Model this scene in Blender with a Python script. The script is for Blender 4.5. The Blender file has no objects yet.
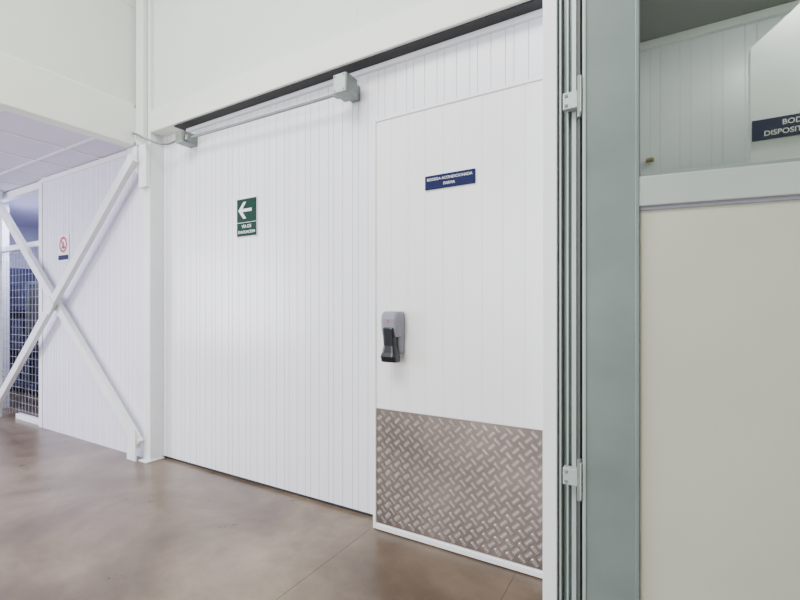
import bpy, bmesh, math, random
from mathutils import Vector, Matrix
random.seed(4)
S = bpy.context.scene
COL = S.collection

# ------------------------------------------------------------ materials
def mat(name, col, rough=0.5, metal=0.0, var=0.0, vscale=3.0, bump=0.0, bscale=60.0, spec=0.5):
    m = bpy.data.materials.new(name); m.use_nodes = True
    nt = m.node_tree; b = nt.nodes['Principled BSDF']
    b.inputs['Base Color'].default_value = (*col, 1)
    b.inputs['Roughness'].default_value = rough
    b.inputs['Metallic'].default_value = metal
    b.inputs['Specular IOR Level'].default_value = spec
    tc = nt.nodes.new('ShaderNodeTexCoord')
    if var > 0:
        n = nt.nodes.new('ShaderNodeTexNoise'); n.inputs['Scale'].default_value = vscale
        n.inputs['Detail'].default_value = 5
        nt.links.new(tc.outputs['Object'], n.inputs['Vector'])
        r = nt.nodes.new('ShaderNodeValToRGB')
        r.color_ramp.elements[0].position = 0.3; r.color_ramp.elements[1].position = 0.7
        r.color_ramp.elements[0].color = (*[max(0, c*(1-var)) for c in col], 1)
        r.color_ramp.elements[1].color = (*[min(1, c*(1+var*0.5)) for c in col], 1)
        nt.links.new(n.outputs['Fac'], r.inputs['Fac'])
        nt.links.new(r.outputs['Color'], b.inputs['Base Color'])
    if bump > 0:
        n2 = nt.nodes.new('ShaderNodeTexNoise'); n2.inputs['Scale'].default_value = bscale
        nt.links.new(tc.outputs['Object'], n2.inputs['Vector'])
        bp = nt.nodes.new('ShaderNodeBump'); bp.inputs['Strength'].default_value = bump
        bp.inputs['Distance'].default_value = 0.01
        nt.links.new(n2.outputs['Fac'], bp.inputs['Height'])
        nt.links.new(bp.outputs['Normal'], b.inputs['Normal'])
    return m

M_panel = mat('panel_white', (0.85, 0.86, 0.93), 0.25, var=0.03, vscale=1.5)
M_seam = mat('panel_seam', (0.66, 0.67, 0.73), 0.5)
M_annex = mat('panel_annex', (0.83, 0.81, 0.95), 0.18, var=0.03, vscale=1.5)
M_upper = mat('upper_cladding', (0.71, 0.78, 0.71), 0.6, var=0.03, vscale=1.0)
M_fascia = mat('fascia_paint', (0.80, 0.84, 0.76), 0.5, var=0.03)
M_door = mat('door_skin', (0.85, 0.86, 0.875), 0.3, var=0.02, vscale=2)
M_seam2 = mat('door_seam', (0.77, 0.78, 0.80), 0.5)
M_gapshade = mat('leaf_gap_shade', (0.40, 0.41, 0.45), 0.5)
M_trimw = mat('trim_white', (0.84, 0.85, 0.88), 0.4)
M_steel = mat('painted_steel', (0.80, 0.82, 0.83), 0.4, var=0.04, vscale=8)
M_alu = mat('plate_aluminium', (0.27, 0.225, 0.205), 0.33, metal=0.8, var=0.35, vscale=3)
M_bar = mat('tread_bars', (0.80, 0.75, 0.72), 0.26, metal=0.85)  # plate metal lightened, the sparkle is put into its colour
M_green = mat('frame_greygreen', (0.22, 0.27, 0.265), 0.36, metal=0.2, var=0.15, vscale=3)
M_green2 = mat('frame_light', (0.43, 0.50, 0.48), 0.4, metal=0.2, var=0.08)
M_cream = mat('leaf_cream', (0.50, 0.515, 0.43), 0.5, var=0.05, vscale=2)  # cream darkened to put the leaf's shade into its paint
M_blue = mat('sign_blue', (0.003, 0.007, 0.06), 0.5, spec=0.15)
M_evac = mat('sign_green', (0.0, 0.032, 0.017), 0.5, spec=0.15)
M_white = mat('print_white', (0.80, 0.82, 0.83), 0.5)
M_red = mat('print_red', (0.50, 0.05, 0.09), 0.5)
M_zinc = mat('zinc', (0.22, 0.25, 0.24), 0.38, metal=0.4, var=0.15, vscale=20)
M_grey = mat('plastic_grey', (0.22, 0.22, 0.27), 0.3)
M_black = mat('plastic_black', (0.005, 0.006, 0.012), 0.3)
M_nearblack = mat('near_black', (0.02, 0.02, 0.022), 0.7)
M_seal = mat('door_seal', (0.09, 0.10, 0.10), 0.6)
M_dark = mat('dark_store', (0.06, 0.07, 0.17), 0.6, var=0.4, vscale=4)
M_bluewall = mat('blue_backroom', (0.5, 0.52, 0.8), 0.6, var=0.2)
M_tile = mat('ceiling_tile', (0.70, 0.67, 0.79), 0.8, bump=0.1)
M_tbar = mat('t_bar', (0.85, 0.84, 0.9), 0.5)
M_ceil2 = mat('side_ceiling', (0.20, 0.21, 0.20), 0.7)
M_ceil = mat('ceiling_paint', (0.75, 0.77, 0.75), 0.7)
M_brown = mat('brass_handle', (0.45, 0.33, 0.15), 0.4, metal=0.5)
M_block = mat('light_block_paint', (0.70, 0.69, 0.64), 0.7)
M_wire = mat('gate_wire', (0.40, 0.41, 0.50), 0.5)

def floor_mat():
    m = bpy.data.materials.new('polished_concrete'); m.use_nodes = True
    nt = m.node_tree; b = nt.nodes['Principled BSDF']; L = nt.links
    tc = nt.nodes.new('ShaderNodeTexCoord')
    def noise(s, d, rgh=0.6, dist=0.0):
        n = nt.nodes.new('ShaderNodeTexNoise'); n.inputs['Scale'].default_value = s
        n.inputs['Detail'].default_value = d; n.inputs['Roughness'].default_value = rgh
        n.inputs['Distortion'].default_value = dist
        L.new(tc.outputs['Object'], n.inputs['Vector']); return n
    n1 = noise(1.2, 9, 0.6, 0.4); n2 = noise(5, 8, 0.7, 0.3); n3 = noise(120, 2)
    r = nt.nodes.new('ShaderNodeValToRGB')
    e = r.color_ramp.elements
    e[0].position = 0.32; e[0].color = (0.082, 0.055, 0.037, 1)
    e[1].position = 0.72; e[1].color = (0.27, 0.218, 0.162, 1)
    k = e.new(0.5); k.color = (0.155, 0.113, 0.079, 1)
    L.new(n1.outputs['Fac'], r.inputs['Fac'])
    r2 = nt.nodes.new('ShaderNodeValToRGB')
    r2.color_ramp.elements[0].position = 0.35; r2.color_ramp.elements[0].color = (0.76, 0.745, 0.73, 1)
    r2.color_ramp.elements[1].position = 0.65; r2.color_ramp.elements[1].color = (1.10, 1.09, 1.07, 1)
    L.new(n2.outputs['Fac'], r2.inputs['Fac'])
    mx = nt.nodes.new('ShaderNodeMixRGB'); mx.blend_type = 'MULTIPLY'; mx.inputs['Fac'].default_value = 0.8
    L.new(r.outputs['Color'], mx.inputs['Color1']); L.new(r2.outputs['Color'], mx.inputs['Color2'])
    L.new(mx.outputs['Color'], b.inputs['Base Color'])
    mr = nt.nodes.new('ShaderNodeMapRange'); mr.inputs['To Min'].default_value = 0.20; mr.inputs['To Max'].default_value = 0.42
    L.new(n2.outputs['Fac'], mr.inputs['Value']); L.new(mr.outputs['Result'], b.inputs['Roughness'])
    bp = nt.nodes.new('ShaderNodeBump'); bp.inputs['Strength'].default_value = 0.08; bp.inputs['Distance'].default_value = 0.005
    L.new(n3.outputs['Fac'], bp.inputs['Height']); L.new(bp.outputs['Normal'], b.inputs['Normal'])
    return m
M_floor = floor_mat()

def glass_mat():
    m = bpy.data.materials.new('pane_glass'); m.use_nodes = True
    nt = m.node_tree; nt.nodes.clear()
    o = nt.nodes.new('ShaderNodeOutputMaterial'); t = nt.nodes.new('ShaderNodeBsdfTransparent')
    t.inputs['Color'].default_value = (0.76, 0.80, 0.74, 1)
    g = nt.nodes.new('ShaderNodeBsdfGlossy'); g.inputs['Roughness'].default_value = 0.02
    f = nt.nodes.new('ShaderNodeFresnel'); f.inputs['IOR'].default_value = 1.45
    mx = nt.nodes.new('ShaderNodeMixShader')
    nt.links.new(f.outputs[0], mx.inputs[0]); nt.links.new(t.outputs[0], mx.inputs[1])
    nt.links.new(g.outputs[0], mx.inputs[2]); nt.links.new(mx.outputs[0], o.inputs[0])
    return m
M_glass = glass_mat()

# ------------------------------------------------------------ helpers
def link(o, parent=None):
    COL.objects.link(o)
    if parent is not None: o.parent = parent
    return o

def empty(name, loc, rz=0):
    e = bpy.data.objects.new(name, None); e.empty_display_size = 0.1
    e.location = loc; e.rotation_euler = (0, 0, rz); COL.objects.link(e)
    return e

def mesh_obj(name, bm, m, parent=None, center=None, smooth=False):
    bmesh.ops.recalc_face_normals(bm, faces=bm.faces)
    if center is None:
        xs = [v.co.copy() for v in bm.verts]
        lo = Vector([min(v[i] for v in xs) for i in range(3)]); hi = Vector([max(v[i] for v in xs) for i in range(3)])
        center = (lo+hi)/2
    center = Vector(center)
    bmesh.ops.translate(bm, vec=-center, verts=bm.verts)
    me = bpy.data.meshes.new(name); bm.to_mesh(me); bm.free()
    if isinstance(m, (list, tuple)):
        for q in m: me.materials.append(q)
    else: me.materials.append(m)
    if smooth:
        for p in me.polygons: p.use_smooth = True
    o = bpy.data.objects.new(name, me)
    off = Vector((0, 0, 0))
    if parent is not None and abs(parent.rotation_euler[2]) < 1e-6: off = parent.location
    o.location = center - off
    return link(o, parent)

def add_box(bm, x0, x1, y0, y1, z0, z1, mi=0):
    r = bmesh.ops.create_cube(bm, size=1)
    vs = r['verts']
    for v in vs:
        v.co = Vector(((x0+x1)/2+v.co.x*(x1-x0), (y0+y1)/2+v.co.y*(y1-y0), (z0+z1)/2+v.co.z*(z1-z0)))
    for f in {f for v in vs for f in v.link_faces}: f.material_index = mi
    return vs

def box(name, x0, x1, y0, y1, z0, z1, m, parent=None, bevel=0.0, seg=2):
    bm = bmesh.new(); add_box(bm, x0, x1, y0, y1, z0, z1)
    o = mesh_obj(name, bm, m, parent)
    if bevel > 0:
        md = o.modifiers.new('bevel', 'BEVEL'); md.width = bevel; md.segments = seg
        md.limit_method = 'ANGLE'
    return o

def boxes(name, lst, m, parent=None, bevel=0.0):
    bm = bmesh.new()
    for b in lst: add_box(bm, *b)
    o = mesh_obj(name, bm, m, parent)
    if bevel > 0:
        md = o.modifiers.new('bevel', 'BEVEL'); md.width = bevel; md.segments = 2; md.limit_method = 'ANGLE'
    return o

def grooved(name, x0, x1, yf, yb, z0, z1, grooves, m, parent=None, gw=0.010, gd=0.006, seam=None):
    pts = [(x0, yf)]; gi = set()
    for g in sorted(grooves):
        if g-gw <= x0 or g+gw >= x1: continue
        k = len(pts)
        pts += [(g-gw/2, yf), (g-gw/6, yf+gd), (g+gw/6, yf+gd), (g+gw/2, yf)]
        gi.update((k, k+1, k+2))
    pts.append((x1, yf))
    bm = bmesh.new()
    a = [bm.verts.new((p[0], p[1], z0)) for p in pts]; b = [bm.verts.new((p[0], p[1], z1)) for p in pts]
    ab = [bm.verts.new((p[0], yb, z0)) for p in pts]; bb = [bm.verts.new((p[0], yb, z1)) for p in pts]
    n = len(pts)
    for i in range(n-1):
        f = bm.faces.new((a[i], a[i+1], b[i+1], b[i])); bm.faces.new((ab[i+1], ab[i], bb[i], bb[i+1]))
        if i in gi and seam: f.material_index = 1
        bm.faces.new((a[i+1], a[i], ab[i], ab[i+1])); bm.faces.new((b[i], b[i+1], bb[i+1], bb[i]))
    bm.faces.new((a[0], b[0], bb[0], ab[0])); bm.faces.new((a[-1], ab[-1], bb[-1], b[-1]))
    return mesh_obj(name, bm, [m, seam] if seam else m, parent)

def pipe(name, pts, r, m, parent=None):
    cu = bpy.data.curves.new(name, 'CURVE'); cu.dimensions = '3D'
    sp = cu.splines.new('BEZIER'); sp.bezier_points.add(len(pts)-1)
    off = parent.location if parent is not None else Vector((0, 0, 0))
    for bp, p in zip(sp.bezier_points, pts):
        bp.co = Vector(p)-off; bp.handle_left_type = bp.handle_right_type = 'AUTO'
    cu.bevel_depth = r; cu.bevel_resolution = 4; cu.materials.append(m)
    t = bpy.data.objects.new(name, cu); COL.objects.link(t)
    dg = bpy.context.evaluated_depsgraph_get()
    me = bpy.data.meshes.new_from_object(t.evaluated_get(dg)); COL.objects.unlink(t); bpy.data.objects.remove(t)
    for p in me.polygons: p.use_smooth = True
    return link(bpy.data.objects.new(name, me), parent)

def text(name, s, size, loc, m, parent, bold=0.0):
    cu = bpy.data.curves.new(name, 'FONT'); cu.body = s; cu.size = size
    cu.align_x = 'CENTER'; cu.align_y = 'CENTER'; cu.extrude = 0.0006; cu.offset = bold
    cu.materials.append(m)
    t = bpy.data.objects.new(name, cu); COL.objects.link(t)
    dg = bpy.context.evaluated_depsgraph_get()
    me = bpy.data.meshes.new_from_object(t.evaluated_get(dg)); COL.objects.unlink(t); bpy.data.objects.remove(t)
    if not me.materials: me.materials.append(m)
    o = bpy.data.objects.new(name, me); o.rotation_euler = (math.pi/2, 0, 0)
    o.location = Vector(loc)-parent.location
    return link(o, parent)

def poly(name, pts, y0, y1, m, parent=None):
    bm = bmesh.new()
    a = [bm.verts.new((p[0], y0, p[1])) for p in pts]; b = [bm.verts.new((p[0], y1, p[1])) for p in pts]
    bm.faces.new(a); bm.faces.new(b[::-1])
    n = len(pts)
    for i in range(n):
        j = (i+1) % n; bm.faces.new((a[i], b[i], b[j], a[j]))
    return mesh_obj(name, bm, m, parent)

# ------------------------------------------------------------ room shell
box('floor', -9.5, 3.6, -6, 3.6, -0.12, 0, M_floor)
J = mat('joint_dark', (0.07, 0.05, 0.036), 0.6)
boxes('trim_1', [(-1.482, -1.480, -6, 2.17, 0, 0.0006), (-0.614, -0.611, -6, 2.17, 0, 0.0006)], J)

def pg(x0, x1, pitch=0.25, sub=(0, 0.055)):
    out = []; x = x0
    while x < x1:
        out += [x+s for s in sub]; x += pitch
    return out
grooved('wall_main', -3.76, -0.30, 2.29, 2.42, 0.022, 2.82, pg(-3.70, -0.3, 0.2, (0, 0.045, 0.12)), M_panel, seam=M_seam, gw=0.005, gd=0.0025)
box('trim_2', -3.76, -0.5, 2.30, 2.40, 0.0, 0.022, M_nearblack)  # near-black colour paints in the dark gap under the panels
grooved('wall_upper', -3.86, 3.5, 2.205, 2.42, 3.0, 5.2, [-2.75, -1.6, -0.45, 0.7, 1.9], M_upper, gw=0.008, gd=0.002)
box('trim_3', -3.76, 3.5, 2.17, 2.42, 2.82, 3.0, M_fascia, bevel=0.006)
box('trim_4', -3.45, -0.38, 2.19, 2.289, 2.811, 2.82, M_nearblack)  # near-black strip stands in for the shaded gap below the fascia
box('trim_5', -3.40, -0.38, 2.262, 2.289, 2.785, 2.811, M_trimw, bevel=0.004)

bm = bmesh.new()
add_box(bm, -3.99, -3.93, -6, 2.17, 3.08, 3.92); add_box(bm, -3.99, -3.932, -6, 2.17, 3.925, 5.2)
mesh_obj('wall_left', bm, M_upper)
box('trim_7', -4.03, -3.905, -6, 2.12, 2.72, 3.075, M_fascia, bevel=0.008)
grooved('wall_annex', -5.87, -3.80, 2.20, 2.42, 0.0, 2.75, pg(-5.8, -3.8, 0.2, (0, 0.045, 0.12)), M_annex, seam=M_seam, gw=0.005, gd=0.0025)
box('wall_annex_end', -9.5, -7.45, 2.20, 2.42, 0, 2.75, M_annex)
box('wall_annex_side', -9.62, -9.5, -6, 3.6, 0, 2.9, M_annex)
bm = bmesh.new(); add_box(bm, -9.5, -4.03, -6, 3.6, 2.755, 2.80)
mesh_obj('ceiling_annex', bm, M_tile)
bars = []
x = -4.6
while x > -9.4: bars.append((x-0.012, x+0.012, -5, 2.2, 2.748, 2.755)); x -= 0.61
y = 1.9
while y > -5: bars.append((-9.5, -4.03, y-0.012, y+0.012, 2.7475, 2.7545)); y -= 0.61
boxes('trim_8', bars, M_tbar)
box('ceiling', -4.0, 3.6, -6, 2.5, 5.2, 5.3, M_ceil)
box('trim_9', -5.87, -3.90, 2.185, 2.20, 2.70, 2.747, M_trimw)
box('wall_backroom', -9.5, -4.5, 3.55, 3.6, 0, 2.75, M_bluewall)
box('light_block_right', 3.5, 3.6, -6, 2.2, 0, 5.2, M_block)  # unseen wall added to keep world light off the glazed leaf
box('light_block_back', -1.0, 3.5, -6.1, -6.0, 0, 5.2, M_block)  # unseen wall added behind the camera to cut the flat ambient light

# ------------------------------------------------------------ steel column
c = empty('steel_column', (-3.81, 2.23, 0))
box('shaft', -3.86, -3.76, 2.17, 2.29, 0.012, 5.19, M_steel, c, 0.004)
box('base_plate', -3.865, -3.74, 2.13, 2.285, 0.0, 0.012, M_steel, c, 0.002)
box('knee_plate', -3.865, -3.755, 2.13, 2.17, 2.35, 2.72, M_steel, c, 0.004)
box('upper_cover', -3.90, -3.79, 2.125, 2.17, 2.72, 5.19, M_upper, c, 0.01)

# ------------------------------------------------------------ X bracing
c = empty('cross_brace', (-5.35, 2.14, 1.35))
def bar(name, p, q, y0, y1, w, m, parent):
    p = Vector(p); q = Vector(q); d = (q-p).normalized(); n = Vector((-d.y, d.x))*w/2
    return poly(name, [tuple(p+n), tuple(q+n), tuple(q-n), tuple(p-n)], y0, y1, m, parent)
bar('diagonal_1', (-3.87, 2.60), (-6.92, 0.08), 2.07, 2.115, 0.09, M_steel, c)
bar('diagonal_2', (-3.87, 0.14), (-6.92, 2.60), 2.118, 2.163, 0.09, M_steel, c)
poly('gusset_centre', [(-5.48, 1.35), (-5.38, 1.45), (-5.28, 1.35), (-5.38, 1.25)], 2.064, 2.070, M_steel, c)
poly('gusset_low', [(-3.868, 0.002), (-3.868, 0.27), (-4.0, 0.15), (-4.0, 0.002)], 2.105, 2.117, M_steel, c)
poly('gusset_top', [(-3.868, 2.71), (-3.868, 2.48), (-4.02, 2.58), (-4.02, 2.71)], 2.117, 2.127, M_steel, c)
box('far_post', -7.10, -6.90, 2.07, 2.175, 0, 2.745, M_steel, c, 0.004)

# ------------------------------------------------------------ mesh gate in the annex
c = empty('wire_mesh_gate', (-6.6, 2.25, 0))
boxes('frame', [(-5.95, -5.872, 2.19, 2.30, 0, 2.74), (-7.44, -7.36, 2.20, 2.30, 0, 2.74), (-7.36, -5.95, 2.21, 2.28, 2.02, 2.08),
                (-7.36, -5.95, 2.21, 2.28, 2.66, 2.74), (-6.65, -5.95, 2.22, 2.27, 0.0, 0.06)],
      M_trimw, c, 0.003)
w = []
x = -7.34
while x < -5.96: w.append((x, x+0.003, 2.24, 2.244, 0.03, 2.03)); x += 0.09
z = 0.1
while z < 2.0: w.append((-7.36, -5.95, 2.247, 2.250, z, z+0.003)); z += 0.09
boxes('wires', w, M_wire, c)
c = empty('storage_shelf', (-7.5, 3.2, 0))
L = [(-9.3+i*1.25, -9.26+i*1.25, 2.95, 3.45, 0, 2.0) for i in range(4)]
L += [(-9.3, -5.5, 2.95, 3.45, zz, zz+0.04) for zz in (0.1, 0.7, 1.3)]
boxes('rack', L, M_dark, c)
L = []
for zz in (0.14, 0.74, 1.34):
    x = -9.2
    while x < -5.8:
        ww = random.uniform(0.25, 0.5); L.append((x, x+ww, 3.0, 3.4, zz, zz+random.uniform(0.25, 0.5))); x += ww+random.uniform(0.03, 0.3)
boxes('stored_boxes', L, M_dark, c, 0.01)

def jacket(nm, x, y):
    bm = bmesh.new()
    prof = [(0.03, 1.66, 0.02), (0.20, 1.60, 0.08), (0.24, 1.4, 0.10), (0.22, 1.1, 0.11), (0.25, 0.8, 0.12)]
    rings = []
    for (hw, z, d) in prof:
        rings.append([bm.verts.new((x+hw*math.cos(a), y+d*math.sin(a)*(1+0.2*math.sin(5*a)), z)) for a in [i*math.pi/10 for i in range(20)]])
    for r0, r1 in zip(rings, rings[1:]):
        for i in range(20): bm.faces.new((r0[i], r0[(i+1) % 20], r1[(i+1) % 20], r1[i]))
    bm.faces.new(rings[0]); bm.faces.new(rings[-1])
    return mesh_obj(nm, bm, M_nearblack, smooth=True)
c = empty('coat_rack', (-6.9, 2.7, 0))
for i, xx in enumerate((-7.25, -6.75)):
    o = jacket('coat_%d' % i, xx, 2.7); o.parent = c; o.location = o.location-c.location
boxes('stand', [(-7.7, -6.4, 2.69, 2.71, 1.66, 1.69), (-7.7, -7.67, 2.69, 2.71, 0, 1.66), (-6.43, -6.4, 2.69, 2.71, 0, 1.66)], M_zinc, c)

# ------------------------------------------------------------ warning sign in annex
c = empty('prohibition_sign', (-5.38, 2.19, 1.95))
box('plate', -5.50, -5.26, 2.193, 2.199, 1.81, 2.085, M_white, c, 0.001)
bm = bmesh.new(); n = 28
ro = [bm.verts.new((-5.38+0.085*math.cos(2*math.pi*i/n), 2.191, 1.985+0.085*math.sin(2*math.pi*i/n))) for i in range(n)]
ri = [bm.verts.new((-5.38+0.058*math.cos(2*math.pi*i/n), 2.191, 1.985+0.058*math.sin(2*math.pi*i/n))) for i in range(n)]
for i in range(n): bm.faces.new((ro[i], ro[(i+1) % n], ri[(i+1) % n], ri[i]))
mesh_obj('ring', bm, M_red, c)
bar('slash', (-5.42, 2.025), (-5.34, 1.945), 2.190, 2.192, 0.018, M_red, c)
poly('flame', [(-5.41, 1.95), (-5.38, 2.02), (-5.355, 1.96), (-5.37, 1.94), (-5.39, 1.94)], 2.1915, 2.193, M_black, c)
box('caption_band', -5.49, -5.27, 2.191, 2.193, 1.825, 1.875, M_blue, c)

# ------------------------------------------------------------ door_1 : cold room door
D = empty('door_1', (-0.96, 2.23, 0))
grooved('leaf', -1.452, -0.463, 2.183, 2.287, 0.012, 2.418, [-1.34+0.11*i for i in range(9)], M_door, D, gw=0.004, gd=0.0010, seam=M_seam2)
boxes('edge_trim', [(-1.467, -1.447, 2.176, 2.288, 0.006, 2.43), (-0.468, -0.45, 2.176, 2.288, 0.006, 2.43),
                    (-1.447, -0.468, 2.176, 2.288, 2.412, 2.43), (-1.447, -0.468, 2.176, 2.288, 0.006, 0.035)], M_trimw, D, 0.003)
box('leaf_gap_shade', -1.478, -1.467, 2.20, 2.288, 0.006, 2.440, M_gapshade, D)  # grey strips, side and top, paint in the shadow gap around the leaf
box('leaf_gap_shade_top', -1.478, -0.45, 2.20, 2.288, 2.430, 2.440, M_gapshade, D)
box('kick_plate', -1.444, -0.470, 2.179, 2.182, 0.045, 0.72, M_alu, D)
bm = bmesh.new(); cell = 0.044
ca = math.cos(math.pi/4)
X0, X1, Z0, Z1 = -1.444, -0.470, 0.045, 0.72
cx, cz = (X0+X1)/2, (Z0+Z1)/2
for i in range(-22, 23):
    for j in range(-22, 23):
        for k in range(5):
            o = (k-2)*cell*0.195
            if (i+j) % 2 == 0: u, v, du, dv = i*cell, j*cell+o, 1, 0
            else: u, v, du, dv = i*cell+o, j*cell, 0, 1
            px = cx+(u-v)*ca; pz = cz+(u+v)*ca
            if not (X0+0.014 < px < X1-0.014 and Z0+0.014 < pz < Z1-0.014): continue
            dx, dz = (du-dv)*ca, (du+dv)*ca; nx, nz = -dz, dx
            l = cell*0.44; wd = 0.0025
            e1 = bm.verts.new((px+dx*l, 2.1792, pz+dz*l)); e2 = bm.verts.new((px-dx*l, 2.1792, pz-dz*l))
            s1 = bm.verts.new((px+nx*wd, 2.1792, pz+nz*wd)); s2 = bm.verts.new((px-nx*wd, 2.1792, pz-nz*wd))
            t1 = bm.verts.new((px+dx*l*0.5, 2.1762, pz+dz*l*0.5)); t2 = bm.verts.new((px-dx*l*0.5, 2.1762, pz-dz*l*0.5))
            bm.faces.new((e1, s1, t1)); bm.faces.new((e1, t1, s2)); bm.faces.new((s1, e2, t2)); bm.faces.new((s2, t2, e2))
            bm.faces.new((s1, t2, t1)); bm.faces.new((s2, t1, t2))
mesh_obj('tread_bars', bm, M_bar, D)
boxes('rivets', [(x-0.004, x+0.004, 2.1765, 2.18, z-0.004, z+0.004) for x in (-1.437, -0.96, -0.477) for z in (0.052, 0.713)], M_zinc, D, 0.002)

c = empty('room_name_sign', (-0.973, 2.18, 2.0))
box('plate', -1.119, -0.827, 2.1745, 2.1825, 1.962, 2.038, M_blue, c, 0.001)
text('text_1', 'BODEGA ACONDICIONADA', 0.0205, (-0.973, 2.1738, 2.015), M_white, c, 0.0)
text('text_2', 'FARMA', 0.0215, (-0.973, 2.1738, 1.985), M_white, c, 0.0)

# evacuation sign
c = empty('evacuation_sign', (-2.686, 2.28, 2.0))
box('plate', -2.797, -2.575, 2.283, 2.2885, 1.855, 2.146, M_white, c, 0.001)
box('field_top', -2.793, -2.579, 2.2815, 2.283, 1.965, 2.142, M_evac, c)
box('field_bottom', -2.793, -2.579, 2.2815, 2.283, 1.859, 1.961, M_evac, c)
poly('arrow', [(-2.775, 2.055), (-2.72, 2.118), (-2.69, 2.118), (-2.732, 2.066), (-2.63, 2.066), (-2.63, 2.044), (-2.732, 2.044), (-2.69, 1.992), (-2.72, 1.992)],
     2.280, 2.2815, M_white, c)
text('text_1', 'VIA DE', 0.034, (-2.686, 2.2808, 1.932), M_white, c, 0.0003)
text('text_2', 'EVACUACION', 0.029, (-2.686, 2.2808, 1.890), M_white, c, 0.0003)

# ------------------------------------------------------------ soap dispenser
c = empty('soap_dispenser', (-1.31, 2.13, 1.15))
def loft(name, secs, m, parent):
    bm = bmesh.new(); rings = []
    for (z, xc, hw, yf, yb) in secs:
        r = min(hw, (yb-yf))*0.45; ring = []
        for (sx, cy, a0) in ((1, yb, 0), (-1, yb, 90), (-1, yf, 180), (1, yf, 270)):
            rr = r if cy == yf else r*0.3
            ccx = xc+sx*(hw-rr); ccy = cy-rr if cy == yb else cy+rr
            for k in range(5):
                a = math.radians(a0+k*22.5)
                ring.append(bm.verts.new((ccx+rr*math.cos(a), ccy+rr*math.sin(a), z)))
        rings.append(ring)
    n = len(rings[0])
    for r0, r1 in zip(rings, rings[1:]):
        for i in range(n): bm.faces.new((r0[i], r0[(i+1) % n], r1[(i+1) % n], r1[i]))
    bm.faces.new(rings[0]); bm.faces.new(rings[-1])
    return mesh_obj(name, bm, m, parent)
loft('back_shell', [(1.05, -1.305, 0.046, 2.145, 2.182), (1.07, -1.305, 0.054, 2.135, 2.182), (1.20, -1.305, 0.056, 2.125, 2.182)], M_grey, c)
loft('cover', [(1.15, -1.305, 0.054, 2.10, 2.182), (1.19, -1.305, 0.056, 2.088, 2.182), (1.25, -1.305, 0.056, 2.083, 2.182),
               (1.275, -1.305, 0.054, 2.090, 2.182), (1.288, -1.305, 0.050, 2.10, 2.182), (1.293, -1.305, 0.044, 2.11, 2.182)], M_grey, c)
loft('lever', [(1.005, -1.305, 0.043, 2.10, 2.135), (1.010, -1.305, 0.050, 2.08, 2.14), (1.04, -1.305, 0.050, 2.07, 2.14), (1.06, -1.305, 0.046, 2.08, 2.14),
               (1.10, -1.305, 0.037, 2.086, 2.14), (1.165, -1.305, 0.038, 2.080, 2.14), (1.195, -1.305, 0.038, 2.077, 2.14), (1.203, -1.305, 0.032, 2.081, 2.14)], M_black, c)
box('drop_logo', -1.311, -1.301, 2.0815, 2.084, 1.232, 1.248, M_red, c, 0.002)

# ------------------------------------------------------------ electrics
c = empty('junction_box', (-1.66, 2.2, 2.675))
box('body', -1.72, -1.62, 2.12, 2.235, 2.615, 2.735, M_zinc, c, 0.006)
box('lid', -1.715, -1.625, 2.112, 2.12, 2.62, 2.73, M_green2, c, 0.003)
boxes('screws', [(xx-0.005, xx+0.005, 2.108, 2.113, zz-0.005, zz+0.005) for xx in (-1.703, -1.637) for zz in (2.632, 2.718)], M_grey, c, 0.002)
box('mount', -1.70, -1.64, 2.235, 2.289, 2.63, 2.72, M_zinc, c)
c = empty('junction_box.001', (-3.33, 2.2, 2.695))
box('body', -3.38, -3.28, 2.16, 2.289, 2.65, 2.74, M_zinc, c, 0.006)
box('lid', -3.375, -3.285, 2.153, 2.16, 2.655, 2.735, M_zinc, c, 0.002)
c = empty('conduit', (-2.5, 2.2, 2.67))
pipe('tube', [(-3.277, 2.20, 2.685), (-2.5, 2.19, 2.665), (-1.723, 2.18, 2.65)], 0.0105, M_zinc, c)
for i, xx in enumerate((-3.256, -1.744)):
    box('coupler_%d' % i, xx-0.02, xx+0.02, 2.165, 2.215, 2.632+0.03*(1-i), 2.668+0.035*(1-i), M_zinc, c, 0.01)
pipe('power_cable', [(-3.385, 2.20, 2.70), (-3.50, 2.16, 2.67), (-3.68, 2.09, 2.72), (-3.80, 2.09, 2.78), (-3.90, 2.105, 2.82)], 0.009, M_zinc)

# ------------------------------------------------------------ jamb between the two doors
box('trim_10', -0.443, -0.383, 1.99, 2.288, 0, 3.3, M_trimw, bevel=0.003)
c = empty('door_frame', (-0.33, 2.03, 0))
boxes('channel', [(-0.383, -0.20, 2.035, 2.17, 0, 2.99)], M_green, c)
boxes('ribs', [(-0.374, -0.366, 2.0, 2.036, 0, 2.99), (-0.345, -0.338, 2.01, 2.036, 0, 2.99), (-0.322, -0.304, 1.995, 2.036, 0, 2.99)], M_green2, c, 0.002)
boxes('seal', [(-0.303, -0.290, 2.0, 2.036, 0, 2.99), (-0.366, -0.362, 2.02, 2.036, 0, 2.99)], M_seal, c)

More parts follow.
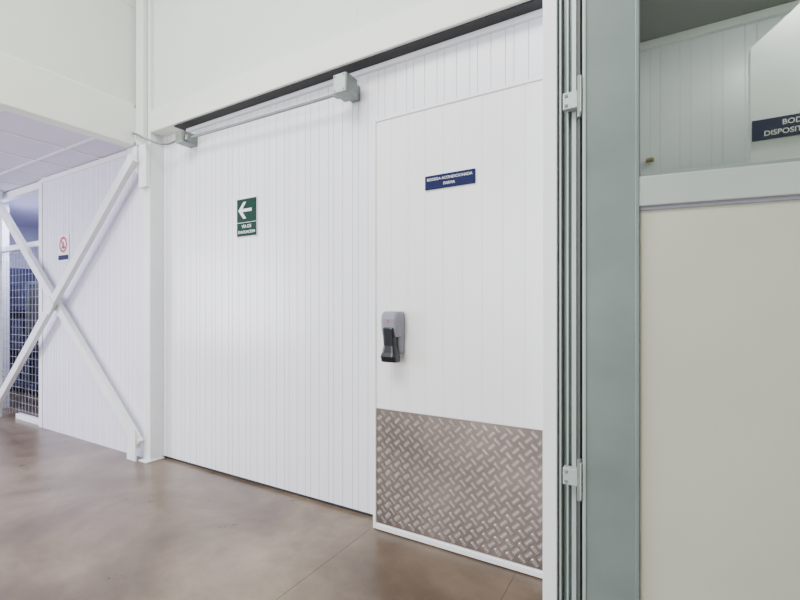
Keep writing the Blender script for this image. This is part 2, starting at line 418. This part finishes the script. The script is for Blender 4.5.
# ------------------------------------------------------------ door_2 : glazed steel leaf, slightly ajar
ang = math.atan2(0.156, 0.988)
E = empty('door_2', (-0.27, 1.93, 0), ang)
box('stile_hinge', 0.0, 0.200, 0.0, 0.06, 0.01, 2.90, M_green, E, 0.005)
box('stile_inner_lip', 0.190, 0.204, -0.006, 0.0, 0.01, 2.90, M_green, E, 0.002)
box('stile_outer_lip', 0.0, 0.012, -0.006, 0.0, 0.01, 2.90, M_green2, E, 0.002)
box('stile_lock', 1.10, 1.25, 0.0, 0.06, 0.01, 2.90, M_green, E, 0.005)
box('rail_top', 0.200, 1.10, 0.0, 0.06, 2.78, 2.90, M_green, E, 0.004)
box('rail_mid', 0.200, 1.10, -0.002, 0.058, 1.705, 1.822, M_green2, E, 0.005)
box('rail_low', 0.200, 1.10, 0.0, 0.06, 0.01, 0.12, M_green, E, 0.004)
box('panel', 0.200, 1.10, 0.014, 0.05, 0.12, 1.69, M_cream, E)
boxes('panel_gasket', [(0.200, 1.10, 0.006, 0.03, 1.690, 1.705), (0.200, 0.207, 0.006, 0.03, 0.12, 1.70)], M_grey, E)
boxes('glazing_bead', [(0.200, 1.10, 0.004, 0.03, 1.822, 1.834), (0.200, 0.208, 0.004, 0.03, 1.834, 2.78), (0.208, 1.10, 0.004, 0.03, 2.768, 2.78)], M_green, E)
box('glass', 0.208, 1.10, 0.030, 0.035, 1.834, 2.768, M_glass, E)
for i, zz in enumerate((2.18, 0.60)):
    H = empty('hinge' if i == 0 else 'hinge.001', (-0.30, 1.96, zz))
    bm = bmesh.new()
    r = bmesh.ops.create_cone(bm, cap_ends=True, segments=16, radius1=0.010, radius2=0.010, depth=0.17)
    bmesh.ops.translate(bm, vec=(-0.284, 1.943, zz), verts=r['verts'])
    mesh_obj('knuckle', bm, M_zinc, H)
    box('leaf_fixed', -0.352, -0.288, 1.955, 1.992, zz-0.035, zz+0.035, M_green2, H, 0.003)
    box('leaf_moving', -0.279, -0.273, 1.915, 1.945, zz-0.075, zz+0.075, M_green2, H, 0.002)
    boxes('bolts', [(-0.345, -0.333, 1.950, 1.956, zz+d-0.006, zz+d+0.006) for d in (-0.02, 0.02)], M_grey, H, 0.002)

# ------------------------------------------------------------ room behind door_2
grooved('wall_side_room', -0.12, 3.5, 3.23, 3.35, 0, 3.0, pg(-0.05, 3.4, 0.16), M_panel, seam=M_seam2, gw=0.006, gd=0.002)
box('wall_side_room_return', -0.20, -0.12, 2.18, 3.23, 0, 3.0, M_panel)
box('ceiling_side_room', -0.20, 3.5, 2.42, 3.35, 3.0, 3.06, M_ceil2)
box('trim_11', -0.12, 3.5, 3.19, 3.229, 2.955, 3.0, M_trimw, bevel=0.004)
poly('partition_panel', [(0.380, 0.0), (0.380, 2.565), (0.85, 2.97), (1.6, 2.97), (1.6, 0)], 2.70, 2.76, M_panel)
c = empty('room_name_sign.001', (0.535, 2.69, 2.2))
box('plate', 0.385, 0.745, 2.692, 2.699, 2.112, 2.21, M_blue, c, 0.001)
text('text_1', 'BODEGA', 0.034, (0.565, 2.691, 2.181), M_white, c, 0.0003)
text('text_2', 'DISPOSITIVOS', 0.034, (0.535, 2.691, 2.139), M_white, c, 0.0003)
c = empty('wall_latch', (-0.05, 3.2, 2.3))
box('body', -0.075, -0.03, 3.20, 3.229, 2.24, 2.262, M_brown, c, 0.004)
box('lever', -0.06, -0.035, 3.18, 3.20, 2.245, 2.257, M_brown, c, 0.004)

# ------------------------------------------------------------ lights
def area(name, loc, size, sy, power, col, target=None):
    l = bpy.data.lights.new(name, 'AREA'); l.shape = 'RECTANGLE'; l.size = size; l.size_y = sy
    l.energy = power; l.color = col
    o = bpy.data.objects.new(name, l); o.location = loc
    if target is not None:
        o.rotation_euler = (Vector(target)-Vector(loc)).to_track_quat('-Z', 'Y').to_euler()
    COL.objects.link(o); return o
area('ceiling_lamp', (-1.9, -0.9, 5.1), 3.0, 2.0, 340, (1, 0.99, 0.95))
area('unseen_daylight', (-3.2, -5.8, 2.4), 1.4, 3.0, 230, (0.97, 0.98, 1.0), (-2.2, 2.2, 1.2))  # added key light from the left rear, no window is known there
area('ceiling_lamp.001', (-6.2, -0.6, 2.70), 1.2, 0.6, 80, (0.86, 0.87, 1.0))
area('unseen_daylight.001', (-8.9, -2.5, 1.6), 3.0, 2.0, 400, (0.86, 0.87, 1.0), (-4.5, 2.2, 0.8))
area('side_room_fill', (0.9, 2.55, 2.97), 1.0, 0.15, 22, (1, 1, 0.97))  # fill light added to brighten the side room and its slanted panel
area('backroom_lamp', (-7, 2.75, 2.7), 1.2, 0.3, 75, (0.8, 0.85, 1))

w = bpy.data.worlds.new('World'); S.world = w; w.use_nodes = True
bg = w.node_tree.nodes['Background']; bg.inputs['Color'].default_value = (0.93, 0.97, 1.0, 1); bg.inputs['Strength'].default_value = 1.2

# ------------------------------------------------------------ camera
cam = bpy.data.cameras.new('camera'); cam.sensor_width = 36; cam.lens = 441/800*36; cam.shift_y = 0.0125
cam.clip_start = 0.02
co = bpy.data.objects.new('camera', cam); co.location = (0, 0, 1.3)
co.rotation_euler = (math.radians(90), 0, math.atan2(0.507, 0.862))
COL.objects.link(co); S.camera = co
